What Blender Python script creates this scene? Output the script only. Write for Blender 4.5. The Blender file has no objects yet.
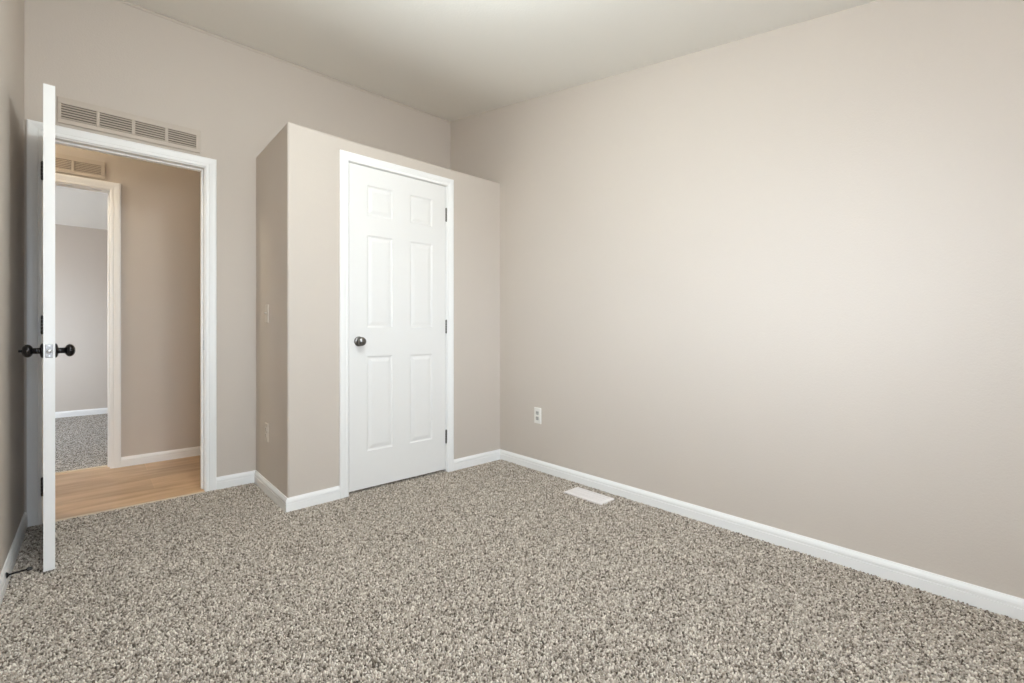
import bpy, bmesh, math, random
from mathutils import Vector, Matrix

C = bpy.context.scene
COL = C.collection
R = math.radians

# ------------------------------------------------------------------ camera
F_PX = 461.70
YAW = 47.691
H_CAM = 0.9927
cam_d = bpy.data.cameras.new('camera')
cam_d.sensor_width = 36.0
cam_d.lens = F_PX * 36.0 / 1024.0
cam_d.shift_y = -9.43 / 1024.0
cam_d.clip_start = 0.02
cam = bpy.data.objects.new('camera', cam_d)
COL.objects.link(cam)
cam.location = (0, 0, H_CAM)
cam.rotation_euler = (R(90), 0, R(YAW - 90))
C.camera = cam

# ------------------------------------------------------------------ exposure, sky, daylight
C.view_settings.view_transform = 'Standard'
C.view_settings.look = 'None'
C.view_settings.exposure = 0.09
C.view_settings.gamma = 1.0
C.view_settings.use_curve_mapping = False
C.cycles.max_bounces = 14
C.cycles.diffuse_bounces = 10
C.cycles.sample_clamp_indirect = 8.0

SKY_STRENGTH = 15.0
SKY = (1.14, 1.31, 1.51)
GLOW = (1.75, 2.0, 2.3)
GLOW_DIR = (-0.65, -0.75, 0.12)
GLOW_POW = 30.0
GROUND = (0.70, 0.74, 0.80)
world = bpy.data.worlds.new('sky')
C.world = world
world.use_nodes = True
bg = world.node_tree.nodes['Background']
bg.inputs['Strength'].default_value = SKY_STRENGTH
# pale blue sky above the horizon, sunlit pale ground below it
_tc = world.node_tree.nodes.new('ShaderNodeTexCoord')
_sp = world.node_tree.nodes.new('ShaderNodeSeparateXYZ')
_rp = world.node_tree.nodes.new('ShaderNodeValToRGB')
_mr = world.node_tree.nodes.new('ShaderNodeMapRange')
_mr.inputs['From Min'].default_value = -1.0
world.node_tree.links.new(_tc.outputs['Generated'], _sp.inputs[0])
world.node_tree.links.new(_sp.outputs['Z'], _mr.inputs['Value'])
world.node_tree.links.new(_mr.outputs['Result'], _rp.inputs['Fac'])
# a bright lobe added to the sky, aimed to brighten the right wall
_dt = world.node_tree.nodes.new('ShaderNodeVectorMath'); _dt.operation = 'DOT_PRODUCT'
_dt.inputs[1].default_value = Vector(GLOW_DIR).normalized()
world.node_tree.links.new(_tc.outputs['Generated'], _dt.inputs[0])
_mx = world.node_tree.nodes.new('ShaderNodeMath'); _mx.operation = 'MAXIMUM'; _mx.inputs[1].default_value = 0.0
world.node_tree.links.new(_dt.outputs['Value'], _mx.inputs[0])
_pw = world.node_tree.nodes.new('ShaderNodeMath'); _pw.operation = 'POWER'; _pw.inputs[1].default_value = GLOW_POW
world.node_tree.links.new(_mx.outputs[0], _pw.inputs[0])
_sc = world.node_tree.nodes.new('ShaderNodeVectorMath'); _sc.operation = 'SCALE'
_sc.inputs[0].default_value = GLOW
world.node_tree.links.new(_pw.outputs[0], _sc.inputs['Scale'])
_ad = world.node_tree.nodes.new('ShaderNodeVectorMath'); _ad.operation = 'ADD'
world.node_tree.links.new(_rp.outputs['Color'], _ad.inputs[0])
world.node_tree.links.new(_sc.outputs[0], _ad.inputs[1])
world.node_tree.links.new(_ad.outputs[0], bg.inputs['Color'])
_e = _rp.color_ramp.elements
_e[0].position, _e[0].color = 0.47, (*GROUND, 1)
_e[1].position, _e[1].color = 0.53, (*SKY, 1)

# room dimensions (metres; x along the door wall, y along the right wall)
XR = 2.383          # right wall
YC = 2.758         # closet front
YD = 3.4354         # door wall
XS = 0.8060         # closet side, front corner
XSB = 0.8128        # closet side, at the door wall
YCL = 2.740         # closet front at its left corner (the wall is slightly out of true)
YB = -1.15          # window wall (behind the camera)
XLA, XLB = -0.268, -0.2555   # left wall x at window wall / at door wall
YH0, YH = 3.5454, 4.463     # hall
YF = 7.4973         # far wall of the opposite room
ZCL = 2.169         # closet top
SL = 0.1739
def ceil_z(y): return 2.8814 - SL * (YD - y)
WIN = (-0.20, 1.00, 1.02, 1.92)      # window in the window wall
FWIN = (5.4, 6.9, 0.8, 1.9)         # window of the far room, in its left wall


def portal(name, loc, rot, sx, sy):
    l = bpy.data.lights.new(name, 'AREA')
    l.shape = 'RECTANGLE'
    l.size, l.size_y = sx, sy
    l.cycles.is_portal = True
    o = bpy.data.objects.new(name, l)
    COL.objects.link(o)
    o.location = loc
    o.rotation_euler = rot
    return o
portal('window_daylight', ((WIN[0] + WIN[1]) / 2, YB - 0.11, (WIN[2] + WIN[3]) / 2), (R(90), 0, 0), WIN[1] - WIN[0], WIN[3] - WIN[2])
portal('far_window_daylight', (-2.46, (FWIN[0] + FWIN[1]) / 2, (FWIN[2] + FWIN[3]) / 2), (R(90), 0, R(-90)), FWIN[1] - FWIN[0], FWIN[3] - FWIN[2])

# unseen fill lights added to brighten the bedroom and the hall
def fill_light(name, loc, power, col, rad):
    l = bpy.data.lights.new(name, 'POINT')
    l.energy = power
    l.color = col
    l.shadow_soft_size = rad
    o = bpy.data.objects.new(name, l)
    COL.objects.link(o)
    o.location = loc
FILL_ROOM = ((0.75, 1.3, 2.2), 39.5, (0.88, 0.97, 1.0))
FILL_HALL = ((-1.3, 4.03, 2.55), 31.5, (1.0, 0.93, 0.76))


# ------------------------------------------------------------------ materials
def new_mat(name):
    m = bpy.data.materials.new(name)
    m.use_nodes = True
    nt = m.node_tree
    return m, nt, nt.nodes['Principled BSDF']

def N(nt, kind, **kw):
    n = nt.nodes.new(kind)
    for k, v in kw.items():
        if k.startswith('i_'):
            key = k[2:]
            n.inputs[int(key) if key.isdigit() else key].default_value = v
        else:
            setattr(n, k, v)
    return n

def painted(name, col, rough, bump_scale=0, bump=0.0, tint=0.0):
    m, nt, b = new_mat(name)
    b.inputs['Base Color'].default_value = (*col, 1)
    b.inputs['Roughness'].default_value = rough
    tc = N(nt, 'ShaderNodeTexCoord')
    if bump_scale:
        n1 = N(nt, 'ShaderNodeTexNoise', i_Scale=bump_scale, i_Detail=3.0, i_Roughness=0.55)
        nt.links.new(tc.outputs['Object'], n1.inputs['Vector'])
        bp = N(nt, 'ShaderNodeBump', i_Strength=bump, i_Distance=0.002)
        nt.links.new(n1.outputs['Fac'], bp.inputs['Height'])
        nt.links.new(bp.outputs['Normal'], b.inputs['Normal'])
    if tint:
        n2 = N(nt, 'ShaderNodeTexNoise', i_Scale=1.3, i_Detail=2.0)
        nt.links.new(tc.outputs['Object'], n2.inputs['Vector'])
        rp = N(nt, 'ShaderNodeValToRGB')
        e = rp.color_ramp.elements
        e[0].position, e[1].position = 0.3, 0.7
        e[0].color = (*[c * (1 - tint) for c in col], 1)
        e[1].color = (*[min(1, c * (1 + tint)) for c in col], 1)
        nt.links.new(n2.outputs['Fac'], rp.inputs['Fac'])
        nt.links.new(rp.outputs['Color'], b.inputs['Base Color'])
    return m

WALL_COL = (0.595, 0.535, 0.475)
M_wall = painted('wall_paint', WALL_COL, 0.72, 150, 0.35, 0.012)
M_ceil = painted('ceiling_paint', (0.86, 0.845, 0.80), 0.9, 90, 0.5)
M_trim = painted('trim_paint', (0.90, 0.90, 0.89), 0.38, 40, 0.05)
M_door = painted('door_paint', (0.83, 0.825, 0.81), 0.42, 260, 0.06)
M_grille = painted('grille_paint', (0.56, 0.49, 0.42), 0.6)
M_void = painted('duct_dark', (0.19, 0.165, 0.135), 0.9)
M_plate = painted('ivory_plastic', (0.82, 0.80, 0.75), 0.35)
M_plate_dim = painted('almond_plastic', (0.62, 0.56, 0.49), 0.4)
M_socket = painted('grey_plastic', (0.50, 0.49, 0.46), 0.5)
M_slot = painted('slot_dark', (0.03, 0.03, 0.03), 0.7)
M_reg = painted('register_enamel', (0.82, 0.78, 0.76), 0.4)
M_reg_slot = painted('register_shadow', (0.30, 0.29, 0.28), 0.7)
M_strip = painted('threshold_strip', (0.62, 0.50, 0.36), 0.45)
M_out = painted('outside_wall', (0.6, 0.58, 0.55), 0.8)

def metal(name, col, rough, metallic=1.0):
    m, nt, b = new_mat(name)
    b.inputs['Base Color'].default_value = (*col, 1)
    b.inputs['Metallic'].default_value = metallic
    b.inputs['Roughness'].default_value = rough
    return m
M_bronze = metal('dark_bronze', (0.016, 0.014, 0.014), 0.2, 0.5)
M_pewter = metal('pewter', (0.22, 0.21, 0.20), 0.28)
M_steel = metal('satin_steel', (0.62, 0.62, 0.62), 0.35)
M_hinge = metal('hinge_metal', (0.16, 0.15, 0.135), 0.4)
M_black = painted('black_rubber', (0.015, 0.015, 0.015), 0.5)

def glass_mat():
    m, nt, b = new_mat('window_glass')
    nt.nodes.remove(b)
    out = nt.nodes['Material Output']
    t = N(nt, 'ShaderNodeBsdfTransparent')
    g = N(nt, 'ShaderNodeBsdfGlossy', i_Roughness=0.02)
    mx = N(nt, 'ShaderNodeMixShader', i_Fac=0.06)
    nt.links.new(t.outputs[0], mx.inputs[1])
    nt.links.new(g.outputs[0], mx.inputs[2])
    nt.links.new(mx.outputs[0], out.inputs['Surface'])
    return m
M_glass = glass_mat()

def carpet_mat(name, dark, mid, light):
    """flecked loop-pile carpet: small random-coloured tufts with a rounded bump"""
    m, nt, b = new_mat(name)
    L = nt.links.new
    tc = N(nt, 'ShaderNodeTexCoord')
    wob = N(nt, 'ShaderNodeTexNoise', i_Scale=14.0, i_Detail=2.0)
    L(tc.outputs['Object'], wob.inputs['Vector'])
    mixv = N(nt, 'ShaderNodeMix', data_type='VECTOR', i_0=0.025)
    L(tc.outputs['Object'], mixv.inputs['A'])
    L(wob.outputs['Color'], mixv.inputs['B'])
    mp = N(nt, 'ShaderNodeMapping')
    mp.inputs['Rotation'].default_value = (0, 0, R(38))
    mp.inputs['Scale'].default_value = (1.0, 0.62, 1.0)
    L(mixv.outputs['Result'], mp.inputs['Vector'])
    v = N(nt, 'ShaderNodeTexVoronoi', i_Scale=190.0, i_Randomness=0.9)
    v.voronoi_dimensions = '2D'
    L(mp.outputs['Vector'], v.inputs['Vector'])
    sep = N(nt, 'ShaderNodeSeparateColor')
    L(v.outputs['Color'], sep.inputs['Color'])
    n2 = N(nt, 'ShaderNodeTexNoise', i_Scale=60.0, i_Detail=2.0)
    L(tc.outputs['Object'], n2.inputs['Vector'])
    add = N(nt, 'ShaderNodeMath', operation='MULTIPLY_ADD')
    L(n2.outputs['Fac'], add.inputs[0])
    add.inputs[1].default_value = 0.45
    sub = N(nt, 'ShaderNodeMath', operation='MULTIPLY_ADD', i_1=0.95, i_2=-0.2)
    L(sep.outputs['Red'], sub.inputs[0])
    L(sub.outputs[0], add.inputs[2])
    rp = N(nt, 'ShaderNodeValToRGB')
    cr = rp.color_ramp
    cr.elements[0].position = 0.05
    cr.elements[0].color = (*dark, 1)
    cr.elements[1].position = 0.95
    cr.elements[1].color = (*light, 1)
    e = cr.elements.new(0.45)
    e.color = (*mid, 1)
    L(add.outputs[0], rp.inputs['Fac'])
    L(rp.outputs['Color'], b.inputs['Base Color'])
    b.inputs['Roughness'].default_value = 1.0
    b.inputs['Specular IOR Level'].default_value = 0.1
    inv = N(nt, 'ShaderNodeMath', operation='MULTIPLY_ADD', i_1=-1.0, i_2=1.0)
    L(v.outputs['Distance'], inv.inputs[0])
    h2 = N(nt, 'ShaderNodeMath', operation='MULTIPLY_ADD', i_1=0.6)
    L(sep.outputs['Green'], h2.inputs[0])
    L(inv.outputs[0], h2.inputs[2])
    bp = N(nt, 'ShaderNodeBump', i_Strength=1.0, i_Distance=0.006)
    L(h2.outputs[0], bp.inputs['Height'])
    L(bp.outputs['Normal'], b.inputs['Normal'])
    return m
M_carpet = carpet_mat('carpet', (0.075, 0.062, 0.050), (0.39, 0.345, 0.295), (0.80, 0.75, 0.69))
M_carpet2 = carpet_mat('carpet_opposite_room', (0.075, 0.062, 0.050), (0.39, 0.345, 0.295), (0.80, 0.75, 0.69))

def tuft_mat():
    m, nt, b = new_mat('carpet_yarn')
    oi = N(nt, 'ShaderNodeObjectInfo')
    rp = N(nt, 'ShaderNodeValToRGB')
    cr = rp.color_ramp
    cr.elements[0].position, cr.elements[0].color = 0.0, (0.10, 0.08, 0.062, 1)
    cr.elements[1].position, cr.elements[1].color = 1.0, (0.80, 0.74, 0.65, 1)
    for pos, c in ((0.12, (0.19, 0.158, 0.128)), (0.3, (0.38, 0.33, 0.275)), (0.75, (0.54, 0.48, 0.41))):
        cr.elements.new(pos).color = (*c, 1)
    nt.links.new(oi.outputs['Random'], rp.inputs['Fac'])
    nt.links.new(rp.outputs['Color'], b.inputs['Base Color'])
    b.inputs['Roughness'].default_value = 0.95
    b.inputs['Specular IOR Level'].default_value = 0.1
    return m
M_tuft = tuft_mat()

def plank_mat():
    m, nt, b = new_mat('wood_plank')
    L = nt.links.new
    tc = N(nt, 'ShaderNodeTexCoord')
    br = N(nt, 'ShaderNodeTexBrick', offset=0.37, i_Scale=1.0)
    br.inputs['Mortar Size'].default_value = 0.0025
    br.inputs['Mortar Smooth'].default_value = 0.3
    br.inputs['Brick Width'].default_value = 1.9
    br.inputs['Row Height'].default_value = 0.27
    br.inputs['Color1'].default_value = (0.0, 0.0, 0.0, 1)
    br.inputs['Color2'].default_value = (1.0, 1.0, 1.0, 1)
    br.inputs['Mortar'].default_value = (1.25, 1.25, 1.25, 1)
    mp0 = N(nt, 'ShaderNodeMapping')
    mp0.inputs['Location'].default_value = (0.9, -3.962 + 0.27 * 15, 0)
    L(tc.outputs['Object'], mp0.inputs['Vector'])
    L(mp0.outputs['Vector'], br.inputs['Vector'])
    mp = N(nt, 'ShaderNodeMapping')
    mp.inputs['Scale'].default_value = (1.0, 5.0, 1.0)
    L(tc.outputs['Object'], mp.inputs['Vector'])
    n1 = N(nt, 'ShaderNodeTexNoise', i_Scale=2.2, i_Detail=5.0, i_Roughness=0.6, i_Distortion=0.6)
    L(mp.outputs['Vector'], n1.inputs['Vector'])
    rp = N(nt, 'ShaderNodeValToRGB')
    e = rp.color_ramp.elements
    e[0].position, e[1].position = 0.32, 0.68
    e[0].color = (0.36, 0.222, 0.118, 1)
    e[1].color = (0.565, 0.385, 0.235, 1)
    L(n1.outputs['Fac'], rp.inputs['Fac'])
    k = N(nt, 'ShaderNodeMath', operation='MULTIPLY_ADD', i_1=0.22, i_2=0.88)
    sepb = N(nt, 'ShaderNodeSeparateColor')
    L(br.outputs['Color'], sepb.inputs['Color'])
    L(sepb.outputs['Red'], k.inputs[0])
    mul = N(nt, 'ShaderNodeMix', data_type='RGBA', blend_type='MULTIPLY', i_0=1.0)
    L(rp.outputs['Color'], mul.inputs['A'])
    L(k.outputs[0], mul.inputs['B'])
    L(mul.outputs['Result'], b.inputs['Base Color'])
    b.inputs['Roughness'].default_value = 0.36
    return m
M_plank = plank_mat()

# ------------------------------------------------------------------ mesh helpers
def obj(name, bm, mat, parent=None, smooth=False, bevel=0.0, segs=2):
    bmesh.ops.recalc_face_normals(bm, faces=bm.faces[:])
    me = bpy.data.meshes.new(name)
    bm.to_mesh(me)
    bm.free()
    mats = mat if isinstance(mat, (list, tuple)) else [mat]
    for x in mats:
        me.materials.append(x)
    if smooth:
        for p in me.polygons:
            p.use_smooth = True
    o = bpy.data.objects.new(name, me)
    COL.objects.link(o)
    if parent:
        o.parent = parent
    if bevel:
        b = o.modifiers.new('bevel', 'BEVEL')
        b.width = bevel
        b.segments = segs
        b.limit_method = 'ANGLE'
        b.angle_limit = R(40)
    return o

def empty(name, loc, rotz=0.0, parent=None):
    o = bpy.data.objects.new(name, None)
    o.empty_display_size = 0.05
    COL.objects.link(o)
    o.location = loc
    o.rotation_euler = (0, 0, rotz)
    if parent:
        o.parent = parent
    return o

def tag(o, label, cat, group=None, kind=None):
    o['label'] = label
    o['category'] = cat
    if group: o['group'] = group
    if kind: o['kind'] = kind
    return o

def struct(o, label, cat):
    return tag(o, label, cat, kind='structure')

def box(bm, x0, x1, y0, y1, z0, z1, mi=0):
    v = [bm.verts.new(p) for p in ((x0, y0, z0), (x1, y0, z0), (x1, y1, z0), (x0, y1, z0),
                                   (x0, y0, z1), (x1, y0, z1), (x1, y1, z1), (x0, y1, z1))]
    for f in ((0, 3, 2, 1), (4, 5, 6, 7), (0, 1, 5, 4), (1, 2, 6, 5), (2, 3, 7, 6), (3, 0, 4, 7)):
        bm.faces.new([v[i] for i in f]).material_index = mi
    return bm

def prism(bm, bottom, top):
    a = [bm.verts.new(p) for p in bottom]
    b = [bm.verts.new(p) for p in top]
    n = len(a)
    bm.faces.new(a[::-1])
    bm.faces.new(b)
    for i in range(n):
        bm.faces.new((a[i], a[(i + 1) % n], b[(i + 1) % n], b[i]))
    return bm

def lathe(bm, prof, axis='x', segs=24, origin=(0, 0, 0)):
    """prof: list of (distance along axis, radius)"""
    rings = []
    for a, r in prof:
        ring = []
        for i in range(segs):
            t = 2 * math.pi * i / segs
            p = (a, r * math.cos(t), r * math.sin(t)) if axis == 'x' else \
                (r * math.cos(t), a, r * math.sin(t)) if axis == 'y' else (r * math.cos(t), r * math.sin(t), a)
            ring.append(bm.verts.new(Vector(p) + Vector(origin)))
        rings.append(ring)
    for A, B in zip(rings[:-1], rings[1:]):
        for i in range(segs):
            bm.faces.new((A[i], A[(i + 1) % segs], B[(i + 1) % segs], B[i]))
    bm.faces.new(rings[0])
    bm.faces.new(rings[-1])
    return bm

def sphere_prof(c, r, a0, a1, n=12, squash=1.0):
    out = []
    for i in range(n + 1):
        t = R(a0 + (a1 - a0) * i / n)
        out.append((c - r * squash * math.cos(t), max(r * math.sin(t), 0.0005)))
    return out

def wall_grid(bm, axis, t0, t1, cuts_u, cuts_z, hole, ztop=None):
    """a wall slab with a hole; axis 'x' = the wall runs along x (t = y), 'y' = runs along y (t = x)"""
    def P(u, t, z): return (u, t, z) if axis == 'x' else (t, u, z)
    for i in range(len(cuts_u) - 1):
        for j in range(len(cuts_z) - 1):
            u0, u1, z0, z1 = cuts_u[i], cuts_u[i + 1], cuts_z[j], cuts_z[j + 1]
            if hole and u0 >= hole[0] - 1e-6 and u1 <= hole[1] + 1e-6 and z0 >= hole[2] - 1e-6 and z1 <= hole[3] + 1e-6:
                continue
            za, zb = z1, z1
            if ztop and j == len(cuts_z) - 2:
                za, zb = ztop(u0), ztop(u1)
            prism(bm, [P(u0, t0, z0), P(u1, t0, z0), P(u1, t1, z0), P(u0, t1, z0)],
                  [P(u0, t0, za), P(u1, t0, zb), P(u1, t1, zb), P(u0, t1, za)])
    bmesh.ops.remove_doubles(bm, verts=bm.verts[:], dist=1e-5)
    # remove the internal faces shared by two neighbouring blocks
    seen = {}
    for f in bm.faces[:]:
        k = tuple(sorted(v.index for v in f.verts)) if False else tuple(sorted((round(v.co.x, 4), round(v.co.y, 4), round(v.co.z, 4)) for v in f.verts))
        seen.setdefault(k, []).append(f)
    dead = [f for fs in seen.values() if len(fs) > 1 for f in fs]
    bmesh.ops.delete(bm, geom=dead, context='FACES_ONLY')
    return bm

def sweep(path, prof, closed_ends=True):
    """sweep a profile [(out, z)] along a plan path of (x, y) with mitred corners; out is to the left of travel"""
    n = len(path)
    dirs = []
    for a, b in zip(path[:-1], path[1:]):
        d = Vector((b[0] - a[0], b[1] - a[1]))
        dirs.append(d.normalized())
    offs = []
    for i in range(n):
        if i == 0: d0 = d1 = dirs[0]
        elif i == n - 1: d0 = d1 = dirs[-1]
        else: d0, d1 = dirs[i - 1], dirs[i]
        n0, n1 = Vector((-d0.y, d0.x)), Vector((-d1.y, d1.x))
        mvec = n0 + n1
        offs.append(mvec / mvec.dot(n0))
    return [[(path[i][0] + offs[i].x * o, path[i][1] + offs[i].y * o, z) for o, z in prof] for i in range(n)]

def skin(bm, A, B):
    a = [bm.verts.new(p) for p in A]
    b = [bm.verts.new(p) for p in B]
    n = len(a)
    for i in range(n):
        j = (i + 1) % n
        bm.faces.new((a[i], a[j], b[j], b[i]))
    bm.faces.new(a[::-1])
    bm.faces.new(b)

# ------------------------------------------------------------------ structure: floors
DX0, DX1, DZ = -0.185, 0.5226, 2.0225     # doorway between jamb faces
bm = bmesh.new()
bm_pts = [(XLA - .02, YB - .02), (XR + .02, YB - .02), (XR + .02, YD + .02), (DX1 - 0.0, YD + .02), (DX1, YD - .027), (DX0, YD - .027), (DX0, YD + .02), (XLB - .02, YD + .02)]
bm_pts[3] = (DX1, YD + .02)
prism(bm, [(x, y, -0.06) for x, y in bm_pts], [(x, y, -0.008) for x, y in bm_pts])
floor_o = struct(obj('floor', bm, M_carpet), 'flecked beige and brown loop carpet covering the bedroom floor', 'carpet')

# the loop pile: one tuft of yarn instanced on a jittered grid of points (one object, kind = stuff)
def pile(parent, pitch_x=0.0060, pitch_y=0.0061):
    import numpy as np
    rng = np.random.default_rng(7)
    xs = np.arange(XLA + .016, XR - .016, pitch_x)
    ys = np.arange(YB + .016, YD - .030, pitch_y)
    gx, gy = np.meshgrid(xs, ys)
    gx = gx + (np.arange(len(ys)) % 2)[:, None] * pitch_x * .5
    p = np.stack([gx.ravel(), gy.ravel(), np.full(gx.size, -.0065)], 1)
    p[:, :2] += rng.normal(0, .0011, (len(p), 2))
    p[:, 2] += rng.uniform(-.0018, .0018, len(p))
    keep = ~((p[:, 0] > XS - .017) & (p[:, 1] > YC - .034) & ~((p[:, 0] > CX0) & (p[:, 0] < CX1) & (p[:, 1] < YC + .05)))
    keep &= (p[:, 1] < YD - .018) | ((p[:, 0] > DX0) & (p[:, 0] < DX1))
    keep &= ~((abs(p[:, 0] - 2.231) < .066) & (abs(p[:, 1] - 1.760) < .141))
    p = p[keep]
    me = bpy.data.meshes.new('carpet_pile')
    me.vertices.add(len(p))
    me.vertices.foreach_set('co', p.astype('f4').ravel())
    o = bpy.data.objects.new('carpet_pile', me)
    COL.objects.link(o)
    o.parent = parent
    o['kind'] = 'stuff'
    me.materials.append(M_tuft)
    ng = bpy.data.node_groups.new('tufts', 'GeometryNodeTree')
    ng.interface.new_socket('Geometry', in_out='INPUT', socket_type='NodeSocketGeometry')
    ng.interface.new_socket('Geometry', in_out='OUTPUT', socket_type='NodeSocketGeometry')
    n = ng.nodes
    gi, go = n.new('NodeGroupInput'), n.new('NodeGroupOutput')
    ico = n.new('GeometryNodeMeshIcoSphere')
    ico.inputs['Radius'].default_value = 1.0
    ico.inputs['Subdivisions'].default_value = 2
    tr = n.new('GeometryNodeTransform')
    tr.inputs['Scale'].default_value = (.0029, .0034, .0066)
    sm = n.new('GeometryNodeSetMaterial')
    sm.inputs['Material'].default_value = M_tuft
    ss = n.new('GeometryNodeSetShadeSmooth')
    iop = n.new('GeometryNodeInstanceOnPoints')
    rr = n.new('FunctionNodeRandomValue'); rr.data_type = 'FLOAT_VECTOR'
    rr.inputs[0].default_value = (-.15, -.60, -1.6)
    rr.inputs[1].default_value = (.75, .60, 1.6)
    rs = n.new('FunctionNodeRandomValue'); rs.data_type = 'FLOAT'
    rs.inputs[2].default_value = .75
    rs.inputs[3].default_value = 1.2
    L = ng.links.new
    L(ico.outputs['Mesh'], tr.inputs['Geometry'])
    L(tr.outputs['Geometry'], ss.inputs['Geometry'])
    L(ss.outputs['Geometry'], sm.inputs['Geometry'])
    L(gi.outputs[0], iop.inputs['Points'])
    L(sm.outputs['Geometry'], iop.inputs['Instance'])
    L(rr.outputs[0], iop.inputs['Rotation'])
    L(rs.outputs[1], iop.inputs['Scale'])
    L(iop.outputs['Instances'], go.inputs[0])
    md = o.modifiers.new('tufts', 'NODES')
    md.node_group = ng
    return o
LX0, LX1, LZ0, LZ1 = 1.1636, 1.8696, 0.014, 2.030     # closet door leaf
CX0, CX1, CZ = LX0 - .0055, LX1 + .004, LZ1 + .004     # opening between jamb faces
pile(floor_o)

bm = bmesh.new()
box(bm, -2.4, 1.7, YD + .06, YH + .085, -0.06, -0.002)
box(bm, DX0 + .0005, DX1 - .0005, YD - .027, YD + .06, -0.06, -0.002)
struct(obj('floor_hall', bm, M_plank), 'tan wood plank floor of the hall seen through the open doorway', 'floor')

bm = bmesh.new()
box(bm, -2.4, 1.7, YH + .085, YF + .02, -0.06, 0.0)
struct(obj('floor_far_room', bm, M_carpet2), 'flecked grey beige carpet of the room across the hall', 'carpet')

# ------------------------------------------------------------------ structure: walls and ceilings
bm = bmesh.new()
prism(bm, [(XR, YB - .12, -.06), (XR + .1, YB - .12, -.06), (XR + .1, YD + .11, -.06), (XR, YD + .11, -.06)],
      [(XR, YB - .12, 3.0), (XR + .1, YB - .12, 3.0), (XR + .1, YD + .11, 3.0), (XR, YD + .11, 3.0)])
struct(obj('wall_right', bm, M_wall), 'long bare beige wall on the right with an outlet low down', 'wall')

bm = bmesh.new()
prism(bm, [(XLA - .1, YB - .12, -.06), (XLA, YB - .12, -.06), (XLB, YD + .0, -.06), (XLB - .1, YD + .0, -.06)],
      [(XLA - .1, YB - .12, 3.0), (XLA, YB - .12, 3.0), (XLB, YD + .0, 3.0), (XLB - .1, YD + .0, 3.0)])
struct(obj('wall_left', bm, M_wall), 'narrow strip of beige wall at the left edge behind the open door', 'wall')

bm = bmesh.new()
JT = 0.019
wall_grid(bm, 'x', YD, YD + .11, [-.40, DX0 - JT, DX1 + JT, XR + .1], [-.06, DZ + JT, 3.0], (DX0 - JT, DX1 + JT, -.06, DZ + JT))
struct(obj('wall_door', bm, M_wall), 'beige wall with the open doorway and a vent grille above it', 'wall')

bm = bmesh.new()
cx = [XLA - .1, WIN[0], WIN[1], XR + .1]
wall_grid(bm, 'x', YB - .12, YB, cx, [-.06, WIN[2], WIN[3], 2.6], (WIN[0], WIN[1], WIN[2], WIN[3]))
struct(obj('wall_window', bm, M_wall), 'beige wall with the bedroom window behind the viewer', 'wall')

bm = bmesh.new()
y0, y1 = YB - .12, YD
prism(bm, [(XLA - .1, y0, ceil_z(y0)), (XR + .1, y0, ceil_z(y0)), (XR + .1, y1, ceil_z(y1)), (XLA - .1, y1, ceil_z(y1))],
      [(XLA - .1, y0, ceil_z(y0) + .1), (XR + .1, y0, ceil_z(y0) + .1), (XR + .1, y1, ceil_z(y1) + .1), (XLA - .1, y1, ceil_z(y1) + .1)])
struct(obj('ceiling', bm, M_ceil), 'off-white sloped ceiling rising towards the door wall', 'ceiling')

# thin caulk bead where the door wall meets the ceiling
bm = bmesh.new()
z = ceil_z(YD)
prism(bm, [(XLB, YD, z - .016), (XLB, YD - .004, z - .016), (XLB, YD - .009, z - .009), (XLB, YD - .006, z - .002), (XLB, YD, z)],
      [(XR, YD, z - .016), (XR, YD - .004, z - .016), (XR, YD - .009, z - .009), (XR, YD - .006, z - .002), (XR, YD, z)])
struct(obj('trim_1', bm, M_wall), 'thin painted bead along the top of the door wall', 'trim')

# the hall and the room across it
def hall_ceil(y): return 2.24 + SL * (YF - y)
HX0, HX1 = -0.625, 0.0973      # doorway of the opposite room
bm = bmesh.new()
wall_grid(bm, 'x', YH, YH + .1, [-2.4, HX0 - JT, HX1 + JT, 1.7], [-.06, DZ + JT, 3.0], (HX0 - JT, HX1 + JT, -.06, DZ + JT))
struct(obj('wall_hall', bm, M_wall), 'beige hall wall seen through the open doorway', 'wall')
bm = bmesh.new()
box(bm, -2.4, 1.7, YF, YF + .1, -.06, 3.0)
struct(obj('wall_far', bm, M_wall), 'far beige wall of the room across the hall', 'wall')
bm = bmesh.new()
box(bm, 1.7, 1.8, YH0 - .1, YF + .1, -.06, 3.0)
struct(obj('wall_hall_end', bm, M_wall), 'end wall closing the hall to the right', 'wall')
bm = bmesh.new()
wall_grid(bm, 'y', -2.5, -2.4, [YH0 - .1, FWIN[0], FWIN[1], YF + .1], [-.06, FWIN[2], FWIN[3], 3.0], FWIN)
struct(obj('wall_far_left', bm, M_wall), 'left wall of the room across the hall with its window', 'wall')
bm = bmesh.new()
box(bm, -2.4, 1.7, YH0 - .0, YH, 2.75, 2.85)
struct(obj('ceiling_hall', bm, M_ceil), 'off-white flat ceiling of the hall', 'ceiling')
bm = bmesh.new()
y0, y1 = YH + .1, YF
prism(bm, [(-2.4, y0, hall_ceil(y0)), (1.7, y0, hall_ceil(y0)), (1.7, y1, hall_ceil(y1)), (-2.4, y1, hall_ceil(y1))],
      [(-2.4, y0, hall_ceil(y0) + .1), (1.7, y0, hall_ceil(y0) + .1), (1.7, y1, hall_ceil(y1) + .1), (-2.4, y1, hall_ceil(y1) + .1)])
struct(obj('ceiling_far_room', bm, M_ceil), 'white sloped ceiling of the room across the hall', 'ceiling')
bm = bmesh.new()
box(bm, -2.4, -.40, YD + .01, YD + .11, -.06, 3.0)
struct(obj('wall_hall_near', bm, M_wall), 'hall side of the wall left of the open doorway', 'wall')

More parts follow.
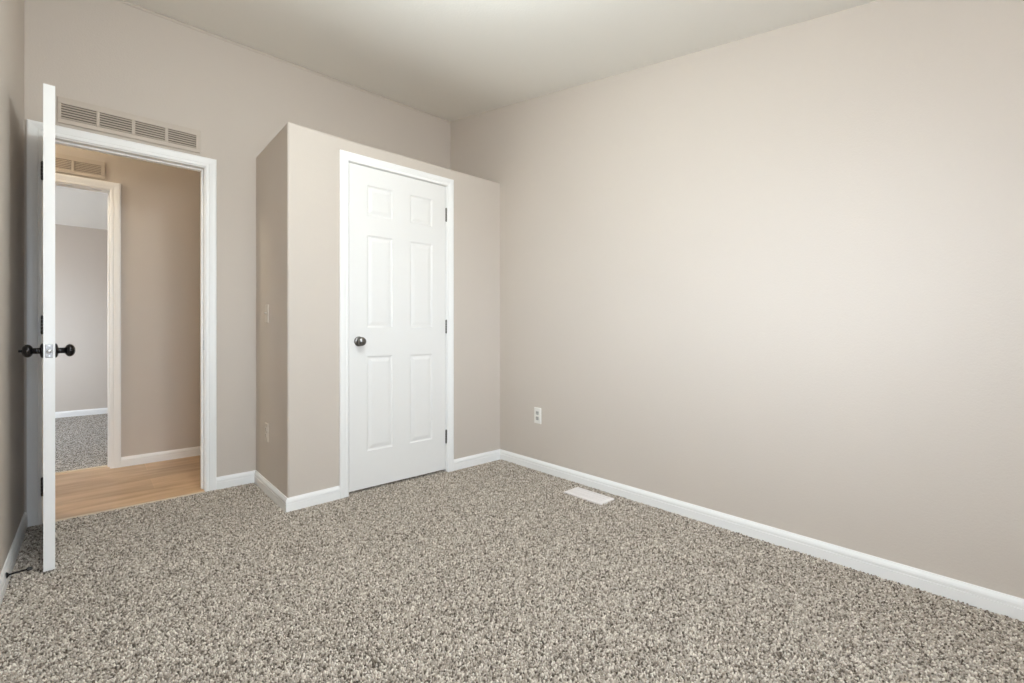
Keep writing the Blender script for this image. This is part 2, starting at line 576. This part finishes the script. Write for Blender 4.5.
# ------------------------------------------------------------------ structure: the closet box
bm = bmesh.new()
hx0, hx1, hz = CX0 - JT, CX1 + JT, CZ + JT
us = [XS, hx0, hx1, XR]
zs = [-.05, hz, ZCL]
def vv(x, y, z): return bm.verts.new((x, y, z))
for i in range(3):
    ya = YCL if i == 0 else YC
    for j in range(2):
        if i == 1 and j == 0: continue
        bm.faces.new([vv(us[i], ya, zs[j]), vv(us[i + 1], YC, zs[j]), vv(us[i + 1], YC, zs[j + 1]), vv(us[i], ya, zs[j + 1])])
    bm.faces.new([vv(us[i], ya, ZCL), vv(us[i + 1], YC, ZCL), vv(us[i + 1], YD, ZCL), vv(XSB if i == 0 else us[i], YD, ZCL)])
for j in range(2):
    bm.faces.new([vv(XS, YCL, zs[j]), vv(XS, YCL, zs[j + 1]), vv(XSB, YD, zs[j + 1]), vv(XSB, YD, zs[j])])
bmesh.ops.remove_doubles(bm, verts=bm.verts[:], dist=1e-5)
bmesh.ops.recalc_face_normals(bm, faces=bm.faces[:])
up = [f for f in bm.faces if abs(f.normal.z) > .9]
if up and up[0].normal.z < 0:
    bmesh.ops.reverse_faces(bm, faces=bm.faces[:])
ed = []
for e in bm.edges:
    a, b = e.verts[0].co, e.verts[1].co
    top = abs(a.z - ZCL) < 1e-5 and abs(b.z - ZCL) < 1e-5
    front = a.y < YC + 1e-5 and b.y < YC + 1e-5
    side = a.x < XSB + 1e-5 and b.x < XSB + 1e-5
    if (top and (front or side) and not (abs(a.y - b.y) > 0.1 and not side)) or (front and side):
        if len(e.link_faces) == 2:
            ed.append(e)
bmesh.ops.bevel(bm, geom=ed, offset=0.014, segments=4, profile=0.5, affect='EDGES')
me_bm = bm
me = bpy.data.meshes.new('wall_closet')
bm.to_mesh(me); bm.free()
me.materials.append(M_wall)
closet = bpy.data.objects.new('wall_closet', me)
COL.objects.link(closet)
sd = closet.modifiers.new('thickness', 'SOLIDIFY')
sd.thickness = 0.09
sd.offset = -1
struct(closet, 'beige closet walls standing out into the room below the ceiling', 'wall')

# ------------------------------------------------------------------ structure: baseboards
BH = 0.070
BB = [(0, 0), (.013, 0), (.013, .0355), (.0125, .0368), (.0088, .0372), (.0088, .0392), (.0125, .0396), (.0125, .050), (.010, .059), (.006, .066), (.0045, BH), (0, BH)]
BB = [(a, z if z > 0 else -.012) for a, z in BB]
def baseboards(path, names, labels):
    rings = sweep(path, BB)
    for i, (nm, lb) in enumerate(zip(names, labels)):
        bm = bmesh.new()
        skin(bm, rings[i], rings[i + 1])
        struct(obj(nm, bm, M_trim), lb, 'baseboard')
CAS_W = 0.057
cas_r = DX1 + .005 + CAS_W
baseboards([(cas_r, YD), (XSB, YD), (XS, YCL), (CX0 - CAS_W, YC - .005)][::-1],
           ['baseboard_closet_front', 'baseboard_closet_side', 'baseboard_door_wall'],
           ['white baseboard on closet front left of the closed door', 'white baseboard along the short closet side wall', 'white baseboard between the open doorway and the closet'])
baseboards([(CX1 + CAS_W, YC), (XR, YC), (XR, YB), (XLA, YB), (XLB, YD)][::-1],
           ['baseboard_left', 'baseboard_window', 'baseboard_right', 'baseboard_closet_right'],
           ['white baseboard on the left wall behind the open door', 'white baseboard under the bedroom window', 'long white baseboard along the right wall', 'white baseboard on closet front right of the closed door'])
HCAS = HX1 + .005 + CAS_W
baseboards([(1.7, YH), (HCAS, YH)], ['baseboard_hall'], ['white baseboard on the hall wall'])
baseboards([(1.7, YF), (-2.4, YF)], ['baseboard_far'], ['white baseboard at the far wall of the room across the hall'])

# ------------------------------------------------------------------ structure: door casings, jambs, thresholds
CAS = [(0, 0), (0, .009), (.003, .0115), (.014, .012), (.017, .0105), (.020, .0125), (.036, .0155), (.048, .0165), (.054, .0155), (CAS_W, .013), (CAS_W, 0)]
def casing(name, x0, x1, ztop, ywall, label, out=-1, zbot=-.012, width=CAS_W):
    """three mitred lengths of colonial casing; x0/x1/ztop are the inner edges"""
    bm = bmesh.new()
    pts = [((x0, zbot), (-1, 0)), ((x0, ztop), (-1, 1)), ((x1, ztop), (1, 1)), ((x1, zbot), (1, 0))]
    rings = []
    for (x, z), (sx, sz) in pts:
        rings.append([bm.verts.new((x + sx * w * width / CAS_W, ywall + out * d, z + sz * w * width / CAS_W)) for w, d in CAS])
    n = len(CAS)
    for A, B in zip(rings[:-1], rings[1:]):
        for i in range(n):
            j = (i + 1) % n
            bm.faces.new((A[i], A[j], B[j], B[i]))
    bm.faces.new(rings[0]); bm.faces.new(rings[-1])
    return struct(obj(name, bm, M_trim), label, 'door casing')

def jamb(name, x0, x1, ztop, y0, y1, stop_y, parent, stop_w=.035):
    bm = bmesh.new()
    box(bm, x0 - JT, x0, y0, y1, -.012, ztop + JT)
    box(bm, x1, x1 + JT, y0, y1, -.012, ztop + JT)
    box(bm, x0, x1, y0, y1, ztop, ztop + JT)
    o = obj(name, bm, M_trim, parent)
    bm = bmesh.new()
    st = .011
    box(bm, x0, x0 + st, stop_y, stop_y + stop_w, 0, ztop)
    box(bm, x1 - st, x1, stop_y, stop_y + stop_w, 0, ztop)
    box(bm, x0 + st, x1 - st, stop_y, stop_y + stop_w, ztop - st, ztop)
    obj('stop_strip', bm, M_trim, parent, bevel=.003)
    return o

t2 = casing('trim_2', DX0 - .005, DX1 + .005, DZ + .005, YD, 'white casing around the open bedroom doorway')
jamb('jamb', DX0, DX1, DZ, YD - .001, YD + .111, YD + .040, t2)
# strike plate on the latch side
bm = bmesh.new()
box(bm, DX1 - .0012, DX1 + .001, YD + .006, YD + .034, .88, .94)
obj('strike_plate', bm, M_steel, t2)
t3 = casing('trim_3', CX0 - .001, CX1 + .003, CZ + .002, YC, 'white casing around the closed closet door', width=.054)
jamb('jamb', CX0, CX1, CZ, YC - .001, YC + .09, YC + .037, t3)
t4 = casing('trim_4', HX0 - .005, HX1 + .005, DZ + .005, YH, 'white casing around the doorway across the hall')
jamb('jamb', HX0, HX1, DZ, YH - .001, YH + .101, YH + .04, t4)
casing('trim_5', DX0 - .005, DX1 + .005, DZ + .005, YD + .11, 'white casing on hall side of the bedroom doorway', out=1)

bm = bmesh.new()
prism(bm, [(DX0, YD - .033, -.003), (DX0, YD - .031, .003), (DX0, YD - .022, .004), (DX0, YD - .017, -.003)],
      [(DX1, YD - .033, -.003), (DX1, YD - .031, .003), (DX1, YD - .022, .004), (DX1, YD - .017, -.003)])
struct(obj('trim_6', bm, M_strip), 'thin tan threshold strip between bedroom carpet and hall planks', 'threshold')
bm = bmesh.new()
prism(bm, [(HX0, YH + .072, -.003), (HX0, YH + .076, .006), (HX0, YH + .092, .007), (HX0, YH + .097, -.003)],
      [(HX1, YH + .072, -.003), (HX1, YH + .076, .006), (HX1, YH + .092, .007), (HX1, YH + .097, -.003)])
struct(obj('trim_7', bm, M_strip), 'thin tan threshold strip at the doorway across the hall', 'threshold')

# ------------------------------------------------------------------ structure: windows (behind the viewer / in the opposite room)
def window(name, axis, u0, u1, z0, z1, t_out, t_in, label):
    root = empty(name, (0, 0, 0))
    struct(root, label, 'window')
    def bx(bm, a0, a1, t0, t1, c0, c1):
        return box(bm, a0, a1, t0, t1, c0, c1) if axis == 'x' else box(bm, t0, t1, a0, a1, c0, c1)
    bm = bmesh.new()
    w = .035
    ta, tb = sorted((t_out, t_in))
    bx(bm, u0, u0 + w, ta, tb, z0, z1); bx(bm, u1 - w, u1, ta, tb, z0, z1)
    bx(bm, u0 + w, u1 - w, ta, tb, z0, z0 + w); bx(bm, u0 + w, u1 - w, ta, tb, z1 - w, z1)
    um = (u0 + u1) / 2
    bx(bm, um - .02, um + .02, ta, tb, z0 + w, z1 - w)
    obj('window_frame', bm, M_trim, root)
    tm = (ta + tb) / 2
    for a, b in ((u0 + w, um - .02), (um + .02, u1 - w)):
        bm = bmesh.new()
        bx(bm, a, b, tm - .002, tm + .002, z0 + w, z1 - w)
        obj('pane', bm, M_glass, root)
window('window_1', 'x', WIN[0], WIN[1], WIN[2], WIN[3], YB - .10, YB - .05, 'white framed sliding window in the wall behind the viewer')
window('window_2', 'y', FWIN[0], FWIN[1], FWIN[2], FWIN[3], -2.46, -2.42, 'white framed sliding window of the room across the hall')

# ------------------------------------------------------------------ six-panel doors
PW = [(0.115, 0.293), (0.418, 0.595)]                       # panel columns, from the latch edge
PZ = [(0.245, 0.840), (1.022, 1.603), (1.726, 1.917)]       # panel rows
RING = [(0.0, 0.0), (0.004, 0.0035), (0.010, 0.0055), (0.016, 0.0055), (0.020, 0.0045), (0.036, 0.0012), (0.040, 0.0010)]
def leaf(x0, x1, z0, z1, y0, y1):
    """door slab from y0 (front face, towards -y) to y1, both faces moulded with six raised panels"""
    bm = bmesh.new()
    W = x1 - x0
    sc = W / 0.705
    cols = [(x0 + a * sc, x0 + b * sc) for a, b in PW]
    us = [x0] + [c for ab in cols for c in ab] + [x1]
    zs = [z0] + [c for ab in PZ for c in ab] + [z1]
    for yf, s in ((y0, 1), (y1, -1)):
        for i in range(len(us) - 1):
            for j in range(len(zs) - 1):
                a, b, c, d = us[i], us[i + 1], zs[j], zs[j + 1]
                if i % 2 == 1 and j % 2 == 1:
                    rings = []
                    for ins, dep in RING:
                        y = yf + s * dep
                        rings.append([bm.verts.new(p) for p in ((a + ins, y, c + ins), (b - ins, y, c + ins), (b - ins, y, d - ins), (a + ins, y, d - ins))])
                    for A, B in zip(rings[:-1], rings[1:]):
                        for k in range(4):
                            bm.faces.new((A[k], A[(k + 1) % 4], B[(k + 1) % 4], B[k]))
                    bm.faces.new(rings[-1])
                else:
                    bm.faces.new([bm.verts.new(p) for p in ((a, yf, c), (b, yf, c), (b, yf, d), (a, yf, d))])
    ev = [(x0, z0), (x1, z0), (x1, z1), (x0, z1)]
    zl, ul = zs, us
    for xx in (x0, x1):
        for j in range(len(zl) - 1):
            bm.faces.new([bm.verts.new(p) for p in ((xx, y0, zl[j]), (xx, y1, zl[j]), (xx, y1, zl[j + 1]), (xx, y0, zl[j + 1]))])
    for zz in (z0, z1):
        for i in range(len(ul) - 1):
            bm.faces.new([bm.verts.new(p) for p in ((ul[i], y0, zz), (ul[i + 1], y0, zz), (ul[i + 1], y1, zz), (ul[i], y1, zz))])
    bmesh.ops.remove_doubles(bm, verts=bm.verts[:], dist=1e-5)
    return bm

def knob_set(parent, x, z, yface, s, mat, privacy=False):
    """a round door knob on a face at y = yface, pointing along s (+1/-1) in y"""
    bm = bmesh.new()
    lathe(bm, [(s * a, r) for a, r in ((-.001, .030), (.002, .031), (.006, .029), (.009, .022), (.011, .012))], 'y', 28)
    r_ = obj('rosette', bm, mat, None, smooth=True)
    r_.location = (x, yface, z)
    k = empty('knob', (0, 0, 0))
    COL.objects.unlink(k); bpy.data.objects.remove(k)
    bm = bmesh.new()
    prof = [(.009, .014), (.013, .0125), (.030, .0122)] + [(a, r) for a, r in sphere_prof(.046, .0270, 28, 176, 14, .66)]
    lathe(bm, [(s * a, r) for a, r in prof], 'y', 28)
    k = obj('knob', bm, mat, parent, smooth=True)
    k.location = (x, yface, z)
    r_.parent = k
    r_.location = (0, 0, 0)
    if privacy:
        bm = bmesh.new()
        lathe(bm, [(s * a, r) for a, r in ((.062, .005), (.071, .005), (.072, .003))], 'y', 16)
        obj('privacy_button', bm, mat, k, smooth=True)
    return k

def hinge(parent, x, y, z, mat, leaf_dir=-1):
    bm = bmesh.new()
    r = .0058
    for a, b in ((-.044, -.027), (-.026, -.009), (-.008, .008), (.009, .026), (.027, .044)):
        lathe(bm, [(a, r * .8), (a + .001, r), (b - .001, r), (b, r * .8)], 'z', 14)
    lathe(bm, [(-.049, .003), (-.047, .005), (-.044, .005)], 'z', 14)
    lathe(bm, [(.044, .005), (.047, .005), (.049, .003)], 'z', 14)
    h = obj('hinge', bm, mat, parent, smooth=False)
    h.location = (x, y, z)
    bm = bmesh.new()
    box(bm, min(0, leaf_dir * .0015), max(0, leaf_dir * .0015), 0.002, .030, -.0435, .0435)
    lf = obj('hinge_leaf', bm, mat, h)
    return h

# closet door (closed)
d2 = empty('door_2', (LX0, YC, 0))
struct(d2, 'closed white six-panel closet door with a dark pewter knob', 'door')
bm = leaf(0, LX1 - LX0, LZ0, LZ1, 0.001, 0.036)
obj('door_leaf', bm, M_door, d2)
k2 = knob_set(d2, 0.062, 0.935, 0.001, -1, M_pewter)
k2['label'] = 'dark pewter round knob'
bm = bmesh.new()
box(bm, -.0012, .001, .006, .031, .908, .966)
obj('latch_plate', bm, M_steel, d2)
for zz in (1.83, 1.032, 0.247):
    hg = hinge(d2, LX1 - LX0 + .002, -.0035, zz, M_hinge)
    hg['label'] = 'dark metal hinge'

# bedroom door (open into the room, seen on its latch edge)
PIN = (-0.186, YD - .024)
TH = R(-90 + 3.1)
d1 = empty('door_1', (PIN[0], PIN[1], 0), TH)
struct(d1, 'open white six-panel door seen edge-on with black knobs', 'door')
# local x runs from the hinge to the latch edge; local -y is the face towards the left wall
DW = 0.708
bm = leaf(0, DW, 0.006, 2.016, 0.0, 0.035)
o = obj('door_leaf', bm, M_door, d1)
for vert in o.data.vertices:            # panel columns were laid out from the latch edge
    vert.co.x = DW - vert.co.x + .004
o.data.flip_normals()
KZ = 0.914
for s, yf, pv in ((-1, 0.0, True), (1, 0.035, False)):
    k = knob_set(d1, DW + .004 - .062, KZ, yf, s, M_bronze, pv)
    k['label'] = 'black round knob'
xe = DW + .004
bm = bmesh.new()
box(bm, xe - .001, xe + .0012, .006, .028, KZ - .0275, KZ + .0275)
lp = obj('latch_plate', bm, M_pewter, d1, bevel=.0008)
lp['label'] = 'dark grey metal latch plate'
bm = bmesh.new()
lathe(bm, [(xe, .009), (xe + .009, .0085), (xe + .011, .006)], 'x', 16, (0, .0175, KZ))
obj('latch_bolt', bm, M_steel, lp, smooth=True)
bm = bmesh.new()
for dz in (-.021, .021):
    lathe(bm, [(xe, .0042), (xe + .0018, .0042), (xe + .0024, .002)], 'x', 12, (0, .0175, KZ + dz))
obj('screw', bm, M_steel, lp)
for zz in (1.83, 1.03, 0.19):
    hg = hinge(d1, 0.0, -.004, zz, M_hinge)
    hg['label'] = 'dark metal hinge'

# ------------------------------------------------------------------ vent grilles
def grille(name, x1, y, z0, z1, label):
    """painted return-air grille 0.633 wide with four louvred bays; x1 = right edge; front face towards -y"""
    W = 0.633
    root = empty(name, (x1 - W, y, z0))
    tag(root, label, 'vent grille', 'painted vent grilles above doorways')
    H = z1 - z0
    bays = [(0.014, 0.153), (0.167, 0.304), (0.320, 0.456), (0.473, 0.611)]
    za, zb = .025, H - .034
    bm = bmesh.new()
    f0 = -.007
    box(bm, 0, W, f0, 0, 0, za); box(bm, 0, W, f0, 0, zb, H)
    xs = [0] + [c for b in bays for c in b] + [W]
    for i in range(0, len(xs), 2):
        box(bm, xs[i], xs[i + 1], f0, 0, za, zb)
    obj('frame', bm, M_grille, root, bevel=.0025)
    bm = bmesh.new()
    n = 6
    for a, b in bays:
        for k in range(n):
            zc = za + (k + .5) * (zb - za) / n
            prism(bm, [(a, -.0062, zc - .0055), (a, -.005, zc - .0055), (a, .0012, zc + .0042), (a, .0, zc + .0042)],
                  [(b, -.0062, zc - .0055), (b, -.005, zc - .0055), (b, .0012, zc + .0042), (b, .0, zc + .0042)])
    o = obj('louvers', bm, M_grille, root)
    bm = bmesh.new()
    box(bm, .01, W - .01, .0012, .0028, za - .006, zb + .006)
    obj('backing', bm, M_void, root)
    return root
g1 = grille('vent_grille', 0.499, YD - .003, 2.104, 2.244, 'beige painted vent grille with four louvred bays above the open bedroom doorway')
g2 = grille('vent_grille', 0.071, YH - .003, 2.096, 2.224, 'beige painted vent grille on the hall wall above the far doorway')

# ------------------------------------------------------------------ outlets and switch
def wall_plate(name, loc, rotz, kind, plate_mat, face_mat, label, cat, group=None):
    """plate in local xz, facing local -y"""
    root = empty(name, loc, rotz)
    tag(root, label, cat, group)
    bm = bmesh.new()
    w, h = .035, .0575
    prism(bm, [(-w, 0, -h), (w, 0, -h), (w, 0, h), (-w, 0, h)],
          [(-w + .003, -.006, -h + .003), (w - .003, -.006, -h + .003), (w - .003, -.006, h - .003), (-w + .003, -.006, h - .003)])
    obj('cover_plate', bm, plate_mat, root, bevel=.0012)
    if kind == 'outlet':
        for dz in (-.0195, .0195):
            bm = bmesh.new()
            ring0, ring1 = [], []
            for i in range(24):
                t = 2 * math.pi * i / 24
                x = max(-.0145, min(.0145, .0172 * math.cos(t)))
                zz = max(-.0135, min(.0135, .0172 * math.sin(t)))
                ring0.append(bm.verts.new((x, -.0055, zz)))
                ring1.append(bm.verts.new((x * .97, -.0082, zz * .97)))
            for i in range(24):
                j = (i + 1) % 24
                bm.faces.new((ring0[i], ring0[j], ring1[j], ring1[i]))
            bm.faces.new(ring1); bm.faces.new(ring0)
            r = obj('receptacle', bm, face_mat, root)
            r.location = (0, 0, dz)
            bm = bmesh.new()
            box(bm, -.0075, -.0052, -.0086, -.008, -.001, .008)
            box(bm, .0052, .0075, -.0086, -.008, .0005, .008)
            lathe(bm, [(-.0086, .0026), (-.008, .0026)], 'y', 12, (0, 0, -.007))
            obj('slots', bm, M_slot, r)
        bm = bmesh.new()
        lathe(bm, [(-.0068, .0032), (-.0055, .0034)], 'y', 12)
        obj('screw', bm, plate_mat, root)
    else:
        bm = bmesh.new()
        box(bm, -.0055, .0055, -.0072, -.005, -.0125, .0125)
        obj('toggle_collar', bm, face_mat, root)
        bm = bmesh.new()
        prism(bm, [(-.004, -.006, -.004), (.004, -.006, -.004), (.004, -.006, .006), (-.004, -.006, .006)],
              [(-.0033, -.017, .004), (.0033, -.017, .004), (.0033, -.017, .010), (-.0033, -.017, .010)])
        obj('toggle', bm, plate_mat, root)
        for dz in (-.030, .030):
            bm = bmesh.new()
            lathe(bm, [(-.0068, .003), (-.0055, .0032)], 'y', 12, (0, 0, dz))
            obj('screw', bm, plate_mat, root)
    return root
wall_plate('wall_outlet', (XR, 2.340, 0.390), R(-90), 'outlet', M_plate, M_socket,
           'white duplex outlet low on the right wall near the closet corner', 'outlet')
wall_plate('wall_outlet', (XS + .0044, 3.165, 0.367), R(-90), 'outlet', M_plate_dim, M_plate_dim,
           'beige duplex outlet low on the closet side wall below the light switch', 'outlet')
wall_plate('light_switch', (XS + .0043, 3.158, 1.107), R(-90), 'switch', M_plate_dim, M_plate_dim,
           'beige toggle light switch on the closet side wall', 'light switch')

# ------------------------------------------------------------------ floor register
reg = empty('floor_register', (2.231, 1.760, 0.0))
tag(reg, 'white metal floor vent register on the carpet near the right wall', 'floor vent')
bm = bmesh.new()
hx, hy = .066, .141
ix, iy = .048, .122
def rect(x, y, z): return [(-x, -y, z), (x, -y, z), (x, y, z), (-x, y, z)]
rings = [[bm.verts.new(p) for p in r] for r in (rect(hx, hy, -.008), rect(hx, hy, .0025), rect(hx - .006, hy - .006, .006), rect(ix, iy, .006), rect(ix, iy, .0005))]
for A, B in zip(rings[:-1], rings[1:]):
    for k in range(4):
        bm.faces.new((A[k], A[(k + 1) % 4], B[(k + 1) % 4], B[k]))
bm.faces.new(rings[-1])
obj('frame', bm, M_reg, reg)
bm = bmesh.new()
nf = 22
for c in range(3):
    xa = -ix + c * (2 * ix / 3) + .002
    xb = -ix + (c + 1) * (2 * ix / 3) - .002
    for k in range(nf):
        yc = -iy + (k + .5) * 2 * iy / nf
        prism(bm, [(xa, yc - .0042, .0008), (xb, yc - .0042, .0008), (xb, yc + .001, .0008), (xa, yc + .001, .0008)],
              [(xa, yc - .0010, .0058), (xb, yc - .0010, .0058), (xb, yc + .0042, .0058), (xa, yc + .0042, .0058)])
for x in (-ix / 3, ix / 3):
    box(bm, x - .002, x + .002, -iy, iy, .0006, .006)
obj('fins', bm, M_reg, reg)

# ------------------------------------------------------------------ door stop on the left baseboard
DSY = 2.635
dsx = XLA + (XLB - XLA) * (DSY - YB) / (YD - YB) + .0125
ds = empty('door_stop', (dsx, DSY, 0.052), R(12))
tag(ds, 'slim black door stop sticking out from the left baseboard beside the open door', 'door stop')
bm = bmesh.new()
lathe(bm, [(0, .011), (.003, .011), (.006, .007), (.009, .0045)], 'x', 18)
obj('base', bm, M_bronze, ds, smooth=True)
bm = bmesh.new()
lathe(bm, [(.008, .0036), (.058, .0036)], 'x', 14)
obj('rod', bm, M_bronze, ds, smooth=True)
bm = bmesh.new()
lathe(bm, [(.056, .006), (.059, .0072), (.068, .0072), (.072, .0055)], 'x', 16)
obj('rubber_tip', bm, M_black, ds, smooth=True)

# ------------------------------------------------------------------ added fill lights for bedroom and hall, no fixtures
fill_light('bedroom_fill', *FILL_ROOM, .12)
fill_light('hall_fill', *FILL_HALL, .10)
